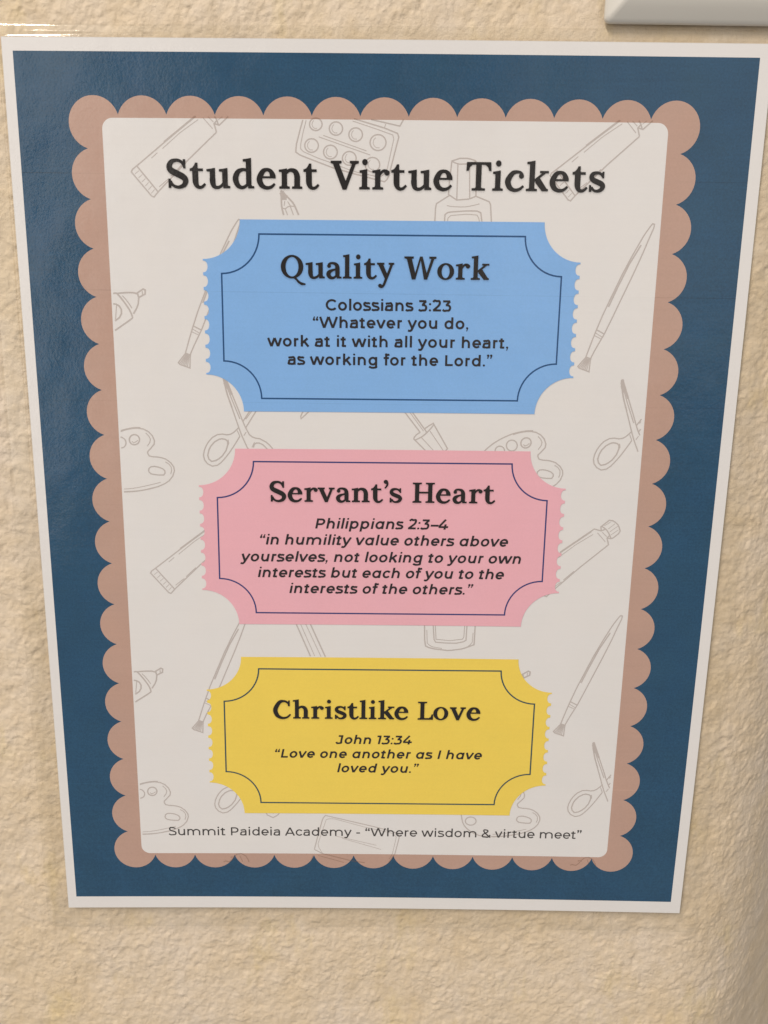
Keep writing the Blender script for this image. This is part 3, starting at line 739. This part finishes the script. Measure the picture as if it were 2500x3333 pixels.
# line drawings repeated across the white panel
DRAWINGS = {
 'paint_tube_drawing': [
  (1,0,[(50.69,16.71),(42.77,22.67),(39.42,25.27),(33.26,30.05),(31.37,31.41),(37.62,38.77),(39.09,37.08),(47.89,28.53),(56.44,20.9)]),
  (1,0,[(33.26,30.05),(39.09,37.08)]),
  (0.7,0,[(39.44,35.71),(42.33,33.43)]),
  (0.7,0,[(42.93,32.79),(46.12,29.79)]),
  (0.7,0,[(40.85,25.35),(46.07,21.05),(51.32,17.58)]),
  (0.7,0,[(37.58,27.96),(39.37,26.43)]),
  (0.6,0,[(32.67,32.23),(33.86,31.31)]),
  (0.6,0,[(33.59,33.32),(34.74,32.37)]),
  (0.6,0,[(34.52,34.41),(35.62,33.43)]),
  (0.6,0,[(35.44,35.5),(36.5,34.49)]),
  (0.6,0,[(36.31,36.52),(37.33,35.48)]),
  (0.6,0,[(37.11,37.48),(38.1,36.41)]),
  (1,0,[(41.34,23.52),(51.58,15.81),(53.81,16.4),(54.96,15.86)]),
  (1,0,[(56.6,17.79),(55.63,18.18),(55.96,19.14),(56.44,20.9)]),
  (0.7,0,[(52.66,17.03),(55.37,19.98)]),
  (0.7,0,[(54.14,16.8),(55.64,18.22)]),
  (1,0,[(53.81,16.4),(53.45,15.58),(53.61,15.06),(56.13,12.87),(57.73,13.15),(59.24,14.67),(59.9,16.71),(57.29,19.02),(55.87,18.63)]),
  (1,0,[(53.79,14.85),(55.36,15.86),(56.58,17.59),(57.09,19.02)]),
  (0.6,0,[(54.68,14.74),(56.66,13.38)]),
  (0.6,0,[(55.95,15.75),(58.0,13.97)]),
  (0.6,0,[(56.51,16.66),(58.95,14.77)]),
  (0.6,0,[(56.99,17.68),(59.15,16.0)]),
 ],
 'paint_box_drawing': [
  (1,0,[(81.08,17.43),(80.1,20.67),(79.12,24.23),(79.0,26.02),(79.42,26.51),(82.28,27.58),(89.51,30.12),(95.48,31.67),(101.9,33.22),(104.9,33.9),(105.73,32.18),(108.53,21.42),(108.41,20.93),(104.27,19.39),(95.61,17.02)]),
  (0.7,0,[(82.02,17.52),(80.94,21.45),(80.28,24.62),(80.49,25.61),(85.47,27.65),(88.87,28.72),(95.48,31.07),(103.17,32.61),(105.07,31.18),(107.16,21.63),(106.73,21.24),(102.38,19.8),(95.19,17.61)]),
  (1,1,[(86.55,18.56),(86.41,19.2),(86.02,19.74),(85.44,20.11),(84.75,20.24),(84.06,20.12),(83.48,19.76),(83.1,19.23),(82.97,18.59),(83.11,17.95),(83.5,17.41),(84.08,17.05),(84.76,16.91),(85.45,17.04),(86.03,17.39),(86.41,17.93),(86.55,18.56)]),
  (0.6,1,[(84.22,17.55),(83.68,18.25),(83.77,19.08),(84.39,19.66),(85.11,19.66)]),
  (1,1,[(92.39,19.65),(92.25,20.33),(91.84,20.91),(91.22,21.29),(90.5,21.44),(89.77,21.31),(89.15,20.93),(88.74,20.36),(88.59,19.68),(88.74,19.01),(89.15,18.43),(89.77,18.04),(90.49,17.9),(91.22,18.03),(91.83,18.41),(92.25,18.98),(92.39,19.65)]),
  (0.6,1,[(89.92,18.58),(89.35,19.32),(89.45,20.21),(90.11,20.82),(90.88,20.81)]),
  (1,1,[(98.06,21.21),(97.92,21.91),(97.5,22.5),(96.87,22.9),(96.13,23.04),(95.38,22.91),(94.75,22.52),(94.32,21.94),(94.17,21.25),(94.32,20.55),(94.74,19.96),(95.36,19.57),(96.11,19.42),(96.85,19.55),(97.48,19.94),(97.91,20.52),(98.06,21.21)]),
  (0.6,1,[(95.53,20.11),(94.95,20.88),(95.05,21.78),(95.74,22.41),(96.51,22.41)]),
  (1,1,[(104.81,23.27),(104.65,24.08),(104.16,24.78),(103.42,25.25),(102.55,25.42),(101.67,25.27),(100.92,24.81),(100.42,24.12),(100.24,23.31),(100.4,22.49),(100.89,21.79),(101.63,21.33),(102.5,21.16),(103.37,21.31),(104.12,21.76),(104.63,22.45),(104.81,23.27)]),
  (0.6,1,[(101.82,21.97),(101.15,22.87),(101.27,23.94),(102.08,24.68),(103.0,24.67)]),
  (1,1,[(85.48,24.22),(85.33,24.92),(84.9,25.51),(84.27,25.91),(83.52,26.06),(82.77,25.93),(82.14,25.54),(81.72,24.95),(81.58,24.25),(81.73,23.55),(82.16,22.96),(82.79,22.56),(83.54,22.42),(84.28,22.55),(84.91,22.94),(85.33,23.53),(85.48,24.22)]),
  (0.6,1,[(82.95,23.11),(82.36,23.88),(82.45,24.79),(83.13,25.42),(83.91,25.42)]),
  (1,1,[(90.88,25.92),(90.74,26.63),(90.31,27.23),(89.67,27.64),(88.91,27.79),(88.15,27.65),(87.51,27.26),(87.09,26.66),(86.94,25.95),(87.09,25.25),(87.52,24.64),(88.16,24.24),(88.91,24.09),(89.66,24.23),(90.3,24.62),(90.73,25.22),(90.88,25.92)]),
  (0.6,1,[(88.32,24.8),(87.73,25.58),(87.82,26.5),(88.52,27.14),(89.31,27.13)]),
  (1,1,[(96.31,27.56),(96.16,28.28),(95.74,28.88),(95.1,29.29),(94.34,29.44),(93.58,29.3),(92.94,28.9),(92.51,28.31),(92.35,27.6),(92.5,26.89),(92.93,26.29),(93.57,25.88),(94.32,25.73),(95.08,25.87),(95.72,26.26),(96.15,26.86),(96.31,27.56)]),
  (0.6,1,[(93.73,26.44),(93.14,27.22),(93.25,28.15),(93.94,28.79),(94.73,28.78)]),
  (1,1,[(103.09,29.2),(102.94,29.95),(102.49,30.59),(101.82,31.02),(101.02,31.18),(100.22,31.04),(99.54,30.62),(99.08,29.99),(98.91,29.24),(99.07,28.49),(99.51,27.85),(100.18,27.42),(100.98,27.27),(101.78,27.41),(102.46,27.82),(102.92,28.45),(103.09,29.2)]),
  (0.6,1,[(100.36,28.01),(99.75,28.84),(99.86,29.82),(100.6,30.5),(101.43,30.49)]),
  (0.7,0,[(86.86,21.5),(99.26,25.55)]),
  (0.7,0,[(85.59,21.91),(100.34,26.63)]),
  (1,0,[(100.45,17.17),(108.69,18.86),(109.71,17.09)]),
  (0.7,0,[(99.61,17.87),(99.78,17.34)]),
  (0.7,0,[(104.27,19.39),(104.68,18.31)]),
 ],
 'paint_box_lid_drawing': [
  (0.9,0,[(83.76,252.08),(84.72,247.91),(86.63,240.0),(87.58,238.85),(96.17,240.99),(105.12,243.23),(111.53,245.13),(113.16,246.55),(111.71,253.46),(109.54,257.13)]),
  (0.6,0,[(86.65,253.7),(85.2,251.17),(85.04,249.72),(87.9,240.17),(90.44,240.08),(100.65,243.09),(110.58,245.5),(112.05,246.93),(110.76,253.83),(109.67,255.67)]),
  (0.6,0,[(91.11,246.78),(105.23,250.26)]),
  (0.6,0,[(93.35,247.66),(106.86,251.87)]),
  (0.9,0,[(83.76,252.08),(86.65,253.7),(96.32,256.35),(103.74,257.56)]),
  (0.7,0,[(85.04,254.44),(89.87,255.86),(95.68,257.64)]),
  (0.7,0,[(83.27,254.45),(82.3,257.39)]),
 ],
 'pencil_drawing': [
  (3.4,0,[(74.77,36.83),(75.44,38.16)]),
  (2.6,0,[(74.88,37.4),(75.11,38.81)]),
  (2.6,0,[(75.32,37.78),(76.4,38.34)]),
  (3,0,[(74.87,38.43),(76.24,38.42)]),
  (1.2,0,[(74.65,36.45),(76.64,38.34),(78.31,40.04),(79.7,43.17)]),
  (1.2,0,[(74.65,36.45),(74.76,41.02),(75.34,43.21)]),
  (0.8,1,[(74.87,41.21),(75.8,41.48),(76.37,41.01),(77.3,40.7),(78.31,40.81)]),
  (0.8,0,[(75.8,41.48),(76.47,43.2)]),
  (0.8,0,[(77.3,40.81),(78.16,43.18)]),
  (0.7,0,[(75.7,39.3),(75.49,40.64)]),
  (0.7,0,[(76.51,39.48),(77.3,40.62)]),
 ],
 'pencil_end_drawing': [
  (1.1,0,[(77.98,169.28),(82.6,180.53)]),
  (0.7,0,[(79.41,169.36),(83.96,180.39)]),
  (0.7,0,[(81.04,169.26),(86.02,180.59)]),
  (1.1,0,[(82.55,169.25),(87.46,180.67)]),
 ],
 'nail_polish_drawing': [
  (1,0,[(123.09,37.13),(123.24,33.06),(123.57,30.31),(123.78,28.04),(125.97,27.3),(128.59,27.28),(130.9,27.97),(130.93,32.46),(131.02,37.51),(129.19,38.32),(125.51,38.62),(123.09,37.13)]),
  (0.9,0,[(123.78,28.1),(125.54,28.86),(127.95,28.78),(129.06,28.73),(130.9,28.01)]),
  (0.9,0,[(125.54,28.86),(125.51,38.55)]),
  (0.9,0,[(128.89,28.77),(129.26,38.32)]),
  (1,0,[(123.38,37.36),(119.68,39.67),(119.43,40.87),(119.33,44.86)]),
  (1,0,[(131.02,37.51),(135.3,39.12),(135.81,44.69)]),
  (0.7,1,[(122.69,40.17),(124.45,40.42),(128.22,40.45),(132.17,39.61)]),
  (1,0,[(122.13,44.83),(122.27,42.3),(123.38,41.96),(128.68,41.57),(131.9,41.6),(132.62,42.06),(133.07,44.72)]),
  (0.7,0,[(122.98,44.83),(123.14,43.22),(123.97,42.88),(128.71,42.47),(131.87,42.73),(132.37,44.73)]),
 ],
 'nail_polish_base_drawing': [
  (1.1,0,[(119.55,168.9),(119.74,174.55),(120.09,176.52),(120.71,176.95),(122.78,177.5),(127.73,178.05),(132.23,177.38),(135.86,175.89),(135.98,168.7)]),
  (0.7,0,[(120.34,170.97),(120.6,175.85),(122.35,176.8),(125.45,177.33)]),
  (1,0,[(122.32,168.86),(122.82,174.52),(123.33,175.17),(126.82,175.43),(130.1,175.43),(133.15,174.74),(133.33,168.73)]),
  (0.8,0,[(123.01,168.86),(123.42,174.16),(128.02,174.58),(132.43,173.96),(132.59,168.74)]),
  (0.7,0,[(135.37,171.74),(135.23,175.46),(134.03,176.35)]),
 ],
 'paintbrush_drawing': [
  (1,0,[(168.51,74.92),(170.1,70.52),(172.38,65.07),(175.02,58.81),(177.68,53.25),(180.54,47.74),(182.48,44.8),(183.05,44.21),(183.36,44.33),(183.3,45.41),(181.95,48.98),(180.34,53.43),(178.13,58.98),(175.51,65.24),(173.24,70.7),(170.95,76.1)]),
  (1,0,[(170.95,76.1),(168.57,80.66),(167.3,83.46),(167.11,87.38),(163.4,86.08),(165.81,83.15),(167.67,77.35),(168.51,74.92),(170.84,76.1)]),
  (0.7,0,[(168.23,75.8),(170.34,77.05)]),
  (0.7,0,[(167.95,76.58),(169.93,77.54)]),
  (1,0,[(165.75,82.92),(167.3,83.46)]),
  (1.1,0,[(179.88,50.48),(176.8,56.02),(173.97,62.46),(171.61,68.22)]),
  (0.8,0,[(166.14,83.3),(164.1,86.05)]),
  (0.8,0,[(166.31,83.35),(164.54,86.23)]),
  (0.8,0,[(166.47,83.41),(164.98,86.4)]),
  (0.8,0,[(166.64,83.46),(165.42,86.58)]),
  (0.8,0,[(166.81,83.52),(165.86,86.76)]),
  (0.8,0,[(167.0,83.58),(166.37,86.96)]),
 ],
 'scissors_drawing': [
  (1,0,[(177.03,90.41),(178.09,95.18),(180.15,101.34),(181.41,105.32),(182.23,107.72),(183.9,111.58)]),
  (1,0,[(177.35,89.46),(177.07,89.99),(177.21,91.27),(178.41,95.94),(179.5,99.13)]),
  (1.6,0,[(177.38,89.53),(177.86,90.8),(178.43,92.3),(179.58,95.32)]),
  (2.4,0,[(177.39,89.68),(177.62,92.01),(178.36,93.36)]),
  (1,0,[(177.88,91.11),(179.66,95.33),(181.6,100.38),(182.72,103.55),(183.55,105.47),(184.63,107.55),(185.88,108.58),(187.79,108.81),(190.17,110.09),(191.51,111.61),(192.68,113.63),(193.0,116.07),(191.98,118.21),(190.19,119.2),(188.28,118.23),(186.88,115.46),(183.9,111.58)]),
  (0.9,0,[(178.14,92.98),(179.32,96.28),(181.86,102.76)]),
  (1,0,[(183.55,105.47),(186.83,100.34),(189.11,96.37)]),
  (1,0,[(182.72,103.55),(184.77,100.51),(187.2,97.17)]),
  (0.8,0,[(183.61,102.83),(185.48,100.35)]),
  (1,1,[(181.4,105.4),(180.34,106.45),(179.21,107.34),(177.76,107.67),(175.85,107.44),(173.76,108.1),(171.78,110.2),(170.59,112.64),(170.36,114.59),(171.11,116.37),(173.01,117.51),(175.12,116.84),(177.59,114.22),(179.59,111.45),(181.74,108.05)]),
  (1.1,1,[(176.13,108.89),(177.56,109.28),(177.98,110.33),(177.32,112.6),(175.66,114.72),(173.21,116.04),(171.95,115.23),(171.68,113.6),(172.71,111.17),(174.36,109.54),(176.13,108.89)]),
  (0.7,0,[(178.05,109.12),(178.42,110.0),(178.09,110.65)]),
  (2.2,0,[(182.12,105.32),(182.76,105.31)]),
  (1,1,[(185.83,111.57),(186.17,110.44),(187.29,110.11),(188.72,110.66),(190.3,112.35),(191.23,114.46),(191.28,116.41),(190.06,117.56),(188.62,116.59),(187.05,114.48),(185.97,112.38)]),
  (0.7,0,[(185.35,111.57),(186.18,109.87)]),
  (0.8,0,[(180.91,106.28),(181.66,107.97)]),
  (0.8,0,[(183.68,106.75),(182.94,107.88)]),
 ],
 'glue_tip_drawing': [
  (1.2,1,[(22.93,66.15),(24.04,65.79),(24.9,65.55),(25.62,65.61),(26.88,67.07),(28.45,69.3),(29.46,71.07),(29.92,72.67)]),
  (1.2,0,[(29.92,72.67),(28.72,73.57),(24.17,76.57),(22.67,77.29)]),
  (1.2,1,[(25.62,65.61),(28.54,65.36),(31.43,65.52),(32.03,66.81),(31.61,69.17),(30.22,71.48)]),
  (1.2,0,[(31.49,65.52),(33.8,64.1),(34.09,64.22),(33.96,65.74),(32.1,66.72)]),
  (0.8,0,[(33.18,64.93),(33.18,66.1)]),
  (0.8,1,[(27.16,66.25),(28.53,67.77),(29.88,69.89)]),
  (1.2,1,[(23.16,68.62),(24.07,68.59),(25.21,68.73),(26.38,69.55),(26.72,71.08),(25.97,72.63),(24.2,73.82),(23.21,74.19)]),
  (0.8,0,[(25.33,68.84),(24.79,73.11)]),
  (0.8,0,[(24.0,66.56),(24.79,66.43)]),
 ],
 'palette_drawing': [
  (1,1,[(24.5,106.78),(26.72,106.08),(29.74,105.73),(32.04,106.2),(33.88,107.63),(34.75,109.56),(34.41,111.09),(32.69,112.76),(32.51,113.59),(33.29,114.56),(36.03,114.76),(38.61,115.66),(40.19,117.47),(40.54,119.01),(39.62,121.27),(37.61,122.97),(34.09,124.4),(29.18,125.41),(24.52,125.71)]),
  (0.7,1,[(24.56,124.86),(27.84,124.57),(32.04,123.7),(36.1,122.69)]),
  (1,1,[(32.53,119.05),(32.85,118.06),(33.98,117.64),(35.76,117.91),(37.25,118.6),(37.62,119.45),(37.17,120.36),(34.27,120.23),(33.05,119.89),(32.53,119.05)]),
  (1.1,1,[(30.18,109.31),(30.03,109.91),(29.66,110.43),(29.13,110.78),(28.52,110.9),(27.93,110.78),(27.43,110.44),(27.12,109.93),(27.03,109.32),(27.18,108.71),(27.55,108.19),(28.08,107.85),(28.68,107.73),(29.28,107.84),(29.77,108.19),(30.09,108.7),(30.18,109.31)]),
  (0.8,1,[(27.83,109.8),(28.55,110.35),(29.69,109.45)]),
  (0.8,1,[(32.19,107.23),(33.3,108.46),(33.51,109.71),(32.48,111.37)]),
  (0.8,1,[(37.83,116.22),(39.24,117.19),(39.73,118.59),(39.33,120.07)]),
  (1,1,[(30.64,105.55),(28.08,105.67),(23.86,106.75),(19.68,108.88),(16.78,111.17),(14.4,113.81),(13.13,116.62)]),
  (1,1,[(25.97,110.19),(25.87,110.84),(25.53,111.4),(25.01,111.77),(24.37,111.91),(23.72,111.79),(23.16,111.43),(22.77,110.88),(22.61,110.23),(22.7,109.58),(23.04,109.02),(23.57,108.65),(24.2,108.51),(24.85,108.63),(25.41,108.99),(25.81,109.54),(25.97,110.19)]),
  (1,1,[(22.14,111.89),(22.05,112.45),(21.76,112.94),(21.3,113.26),(20.74,113.38),(20.18,113.28),(19.69,112.96),(19.35,112.49),(19.22,111.92),(19.3,111.35),(19.6,110.87),(20.06,110.55),(20.61,110.43),(21.17,110.53),(21.66,110.85),(22.0,111.32),(22.14,111.89)]),
  (1,1,[(13.97,113.43),(13.32,115.74),(13.52,117.58),(14.26,120.82),(16.02,123.13),(19.42,125.18),(24.02,125.81),(29.81,125.34),(35.55,123.98)]),
  (1,1,[(18.69,119.83),(18.48,120.62),(17.82,121.21),(16.9,121.43),(15.96,121.24),(15.25,120.67),(14.97,119.88),(15.19,119.09),(15.84,118.5),(16.76,118.28),(17.7,118.48),(18.41,119.04),(18.69,119.83)]),
 ],
 'mascara_wand_drawing': [
  (1,0,[(111.11,99.52),(111.89,100.53),(116.47,106.34)]),
  (0.7,0,[(112.64,99.51),(113.42,100.51),(117.54,106.01)]),
  (1,0,[(113.55,99.5),(114.19,100.5),(118.47,106.22)]),
  (1,1,[(116.63,106.33),(115.11,107.43),(114.67,108.37),(114.99,108.83),(117.42,107.57),(119.22,105.84),(120.71,103.97),(120.24,103.67),(117.98,105.24)]),
  (0.8,0,[(117.58,107.56),(118.62,106.22)]),
  (1,0,[(114.99,108.83),(118.63,112.38)]),
  (1,0,[(120.71,103.97),(125.09,111.38),(124.34,112.32)]),
  (0.7,0,[(116.98,108.04),(121.1,112.36)]),
  (0.7,0,[(119.54,105.99),(124.03,112.32)]),
 ],
 'pen_nib_drawing': [
  (1,0,[(81.01,99.42),(80.55,100.34),(79.55,102.5),(79.98,102.56),(82.38,100.33),(83.15,99.41)]),
 ],
 'thread_drawing': [
  (0.9,1,[(52.04,257.48),(52.54,256.74),(54.14,257.11),(55.29,256.0),(56.46,254.36),(58.4,253.8),(60.3,255.25),(61.15,257.63)]),
  (0.8,1,[(54.82,255.64),(54.99,255.09),(56.11,255.45)]),
  (0.7,0,[(57.9,254.72),(58.81,257.09)]),
 ],
}
PLACED = [('paint_tube_drawing', 0, 0), ('paint_tube_drawing', 0, 1), ('paint_tube_drawing', 1, 0), ('paint_tube_drawing', 1, 1), ('paint_box_drawing', 0, 0), ('paint_box_lid_drawing', 0, 0), ('pencil_drawing', 0, 0), ('pencil_end_drawing', 0, 0), ('nail_polish_drawing', 0, 0), ('nail_polish_base_drawing', 0, 0), ('paintbrush_drawing', -1, 0), ('paintbrush_drawing', -1, 1), ('paintbrush_drawing', 0, 0), ('paintbrush_drawing', 0, 1), ('scissors_drawing', -1, 0), ('scissors_drawing', -1, 1), ('scissors_drawing', 0, 0), ('scissors_drawing', 0, 1), ('glue_tip_drawing', 0, 0), ('glue_tip_drawing', 0, 1), ('glue_tip_drawing', 1, 1), ('palette_drawing', 0, 0), ('palette_drawing', 0, 1), ('palette_drawing', 1, 0), ('palette_drawing', 1, 1), ('mascara_wand_drawing', 0, 0), ('pen_nib_drawing', 0, 0), ('thread_drawing', 0, 0), ('thread_drawing', 1, 0)]

TILE = 120.6
def clipped(pts, dx, dy):
    runs, cur = [], []
    for p in dense(pts, 0.35, closed=False):
        x, y = p[0] + dx, p[1] + dy
        if 24.3 <= x <= 184.2 and 16.65 <= y <= 257.2:
            cur.append((x, y))
        elif cur:
            runs.append(cur); cur = []
    if cur: runs.append(cur)
    return [[r_[i] for i in range(0, len(r_), 3)] + [r_[-1]] for r_ in runs if len(r_) > 2]
for name, ix, iy in PLACED:
    V, F = [], []
    polys = []
    for wgt, sm, pts in DRAWINGS[name]:
        base = smooth(pts, 4) if sm else pts
        for run in clipped(base, ix * TILE, iy * TILE):
            polys += stroke([(x, y, 0.42 * wgt if wgt > 1.5 else 0.40 * wgt ** 1.2) for x, y in run])
    if polys:
        v, f = tri2d(polys)
        sheet_obj(name, v, f, 0.12, M['sketch'], poster)

# lettering
SERIF = tri_font(serif_glyphs())
SANS = tri_font(sans_glyphs(128, False))
SANS_I = tri_font(sans_glyphs(128, True))
SANS_R = tri_font(sans_glyphs(96, False))

def heading(letters, ybase, em, name, shadow, parent, lift):
    acc = ([], [])
    for ch, x in letters: put(acc, SERIF[ch][0], x, ybase, em / 1000)
    V, F = [], []
    hv = []
    me_v, me_f = [], []
    # soft printed shadow: translucent passes spread round a point just below the letters
    for k in range(12):
        a_ = k * 2.399963
        rr = 0.62 * math.sqrt((k + 0.5) / 12)
        n = len(me_v)
        me_v += [on_sheet(x + rr * math.cos(a_), y + 0.24 + rr * math.sin(a_), lift + 0.004 * k) for x, y in acc[0]]
        for f in acc[1]:
            a, b, c = (acc[0][i] for i in f)
            s_ = (b[0] - a[0]) * (c[1] - a[1]) - (b[1] - a[1]) * (c[0] - a[0])
            f = tuple(i + n for i in f)
            me_f.append(f if s_ < 0 else tuple(reversed(f)))
    me = bpy.data.meshes.new(shadow)
    me.from_pydata(me_v, [], me_f); me.update()
    link_mesh(shadow, me, M['glow'], parent)
    return sheet_obj(name, acc[0], acc[1], lift + 0.06, M['black'], parent)

def lines(rows, font, em, name, mat, parent, lift):
    acc = ([], [])
    for txt, x0_, x1_, y in rows: set_line(acc, font, txt, x0_, x1_, y, em)
    return sheet_obj(name, acc[0], acc[1], lift, mat, parent)

heading([('S', 41.82), ('t', 48.45), ('u', 53.26), ('d', 60.81), ('e', 67.72), ('n', 74.06), ('t', 81.16),
         ('V', 88.99), ('i', 97.22), ('r', 100.95), ('t', 106.41), ('u', 111.31), ('e', 118.66),
         ('T', 128.01), ('i', 135.63), ('c', 139.32), ('k', 145.34), ('e', 152.16), ('t', 158.58), ('s', 163.47)],
        35.95, 11.0, 'title_lettering', 'title_shadow', poster, 0.15)
lines([('Summit Paideia Academy - \u201cWhere wisdom & virtue meet\u201d', 33.52, 175.83, 246.7)], SANS_R, 4.43, 'footer_lettering', M['text_light'], poster, 0.15)

def ticket(x0, x1, y0, y1, c, ix0, ix1, iy0, iy1, ic, mat, lmat, label):
    """c: size of the scooped corners; i*: the inner line"""
    def scoop(cx, cy, r_, s, n=16): return [(cx + r_ * math.cos(R(s - 90 * k / n)), cy + r_ * math.sin(R(s - 90 * k / n))) for k in range(n + 1)]
    def side(x, ya, yb, sgn):
        """eight bites with short square teeth between"""
        pts = []
        pitch = (yb - ya) / 8
        bite, depth = pitch * 0.40, 1.36
        for k in range(8):
            cy = ya + pitch * (k + 0.5)
            for j in range(9):
                t_ = math.pi * j / 8
                # a bite slightly deeper than a semicircle is wide
                pts.append((x + sgn * depth * math.sin(t_) ** 0.8, cy - math.copysign(bite, yb - ya) * math.cos(t_)))
        return pts
    out = []
    out += [(x0 + c, y0), (x1 - c, y0)]
    out += [(x1 - c * math.cos(R(90 * k / 16)), y0 + c * math.sin(R(90 * k / 16))) for k in range(1, 17)]
    out += side(x1, y0 + c, y1 - c, -1)
    out += [(x1 - c * math.sin(R(90 * k / 16)), y1 - c * math.cos(R(90 * k / 16))) for k in range(0, 17)]
    out += [(x0 + c * math.cos(R(90 * k / 16)), y1 - c * math.sin(R(90 * k / 16))) for k in range(0, 17)]
    out += side(x0, y1 - c, y0 + c, 1)
    out += [(x0 + c * math.sin(R(90 * k / 16)), y0 + c * math.cos(R(90 * k / 16))) for k in range(0, 16)]
    clean = [p for i, p in enumerate(out) if math.dist(p, out[i - 1]) > 1e-4]
    t_ = flat('ticket', [dense(clean, 6)], 0.21, mat)
    t_['label'] = label
    q = []
    q += [(ix0 + ic, iy0), (ix1 - ic, iy0)]
    q += [(ix1 - ic * math.cos(R(90 * k / 14)), iy0 + ic * math.sin(R(90 * k / 14))) for k in range(1, 15)]
    q += [(ix1 - ic * math.sin(R(90 * k / 14)), iy1 - ic * math.cos(R(90 * k / 14))) for k in range(0, 15)]
    q += [(ix0 + ic * math.cos(R(90 * k / 14)), iy1 - ic * math.sin(R(90 * k / 14))) for k in range(0, 15)]
    q += [(ix0 + ic * math.sin(R(90 * k / 14)), iy0 + ic * math.cos(R(90 * k / 14))) for k in range(0, 15)]
    q = [p for i, p in enumerate(q) if i == 0 or math.dist(p, q[i - 1]) > 1e-4]
    if math.dist(q[0], q[-1]) > 1e-6: q.append(q[0])
    flat('border_line', stroke([(x, y, 0.46) for x, y in q]), 0.24, lmat, t_)
    return t_

tb = ticket(51.4, 162.45, 44.5, 100.4, 11.15, 56.85, 157.08, 48.53, 96.4, 11.2, M['blue'], M['line_blue'], 'light blue ticket headed Quality Work')
heading([('Q', 74.32), ('u', 81.63), ('a', 87.76), ('l', 92.58), ('i', 95.77), ('t', 98.84), ('y', 102.64),
         ('W', 110.65), ('o', 120.41), ('r', 125.88), ('k', 130.34)], 60.9, 9.2, 'heading', 'heading_shadow', tb, 0.24)
lines([('Colossians 3:23', 87.53, 124.84, 70.1), ('\u201cWhatever you do,', 83.66, 130.12, 75.2),
       ('work at it with all your heart,', 69.98, 142.34, 80.75), ('as working for the Lord.\u201d', 76.01, 137.71, 86.15)], SANS, 4.6, 'verse', M['text'], tb, 0.30)
tp = ticket(47.97, 162.33, 111.95, 169.4, 11.6, 53.65, 156.75, 115.95, 165.45, 11.5, M['pink'], M['line_pink'], 'pink ticket headed Servant\u2019s Heart')
heading([('S', 70.03), ('e', 75.69), ('r', 80.85), ('v', 85.02), ('a', 90.77), ('n', 95.64), ('t', 101.68), ("'", 105.53), ('s', 107.47),
         ('H', 114.66), ('e', 121.99), ('a', 127.18), ('r', 132.28), ('t', 136.73)], 128.6, 9.2, 'heading', 'heading_shadow', tp, 0.24)
lines([('Philippians 2:3\u20134', 84.22, 126.12, 137.2), ('\u201cin humility value others above', 66.75, 145.24, 142.55),
       ('yourselves, not looking to your own', 60.31, 149.58, 148.15), ('interests but each of you to the', 65.88, 144.46, 153.4),
       ('interests of the others.\u201d', 75.89, 134.83, 158.7)], SANS_I, 4.65, 'verse', M['text'], tp, 0.30)
ty = ticket(48.3, 162.2, 180.8, 238.05, 11.6, 53.97, 156.72, 184.95, 233.95, 11.6, M['yellow'], M['line_yellow'], 'yellow ticket headed Christlike Love')
heading([('C', 70.2), ('h', 76.68), ('r', 82.75), ('i', 87.31), ('s', 90.59), ('t', 94.79), ('l', 98.8), ('i', 101.86), ('k', 104.96), ('e', 110.44),
         ('L', 118.15), ('o', 123.3), ('v', 128.77), ('e', 134.37)], 202.65, 9.25, 'heading', 'heading_shadow', ty, 0.24)
lines([('John 13:34', 90.86, 116.47, 211.75), ('\u201cLove one another as I have', 70.57, 140.16, 217.0), ('loved you.\u201d', 91.51, 119.1, 222.3)],
      SANS_I, 4.5, 'verse', M['text'], ty, 0.30)
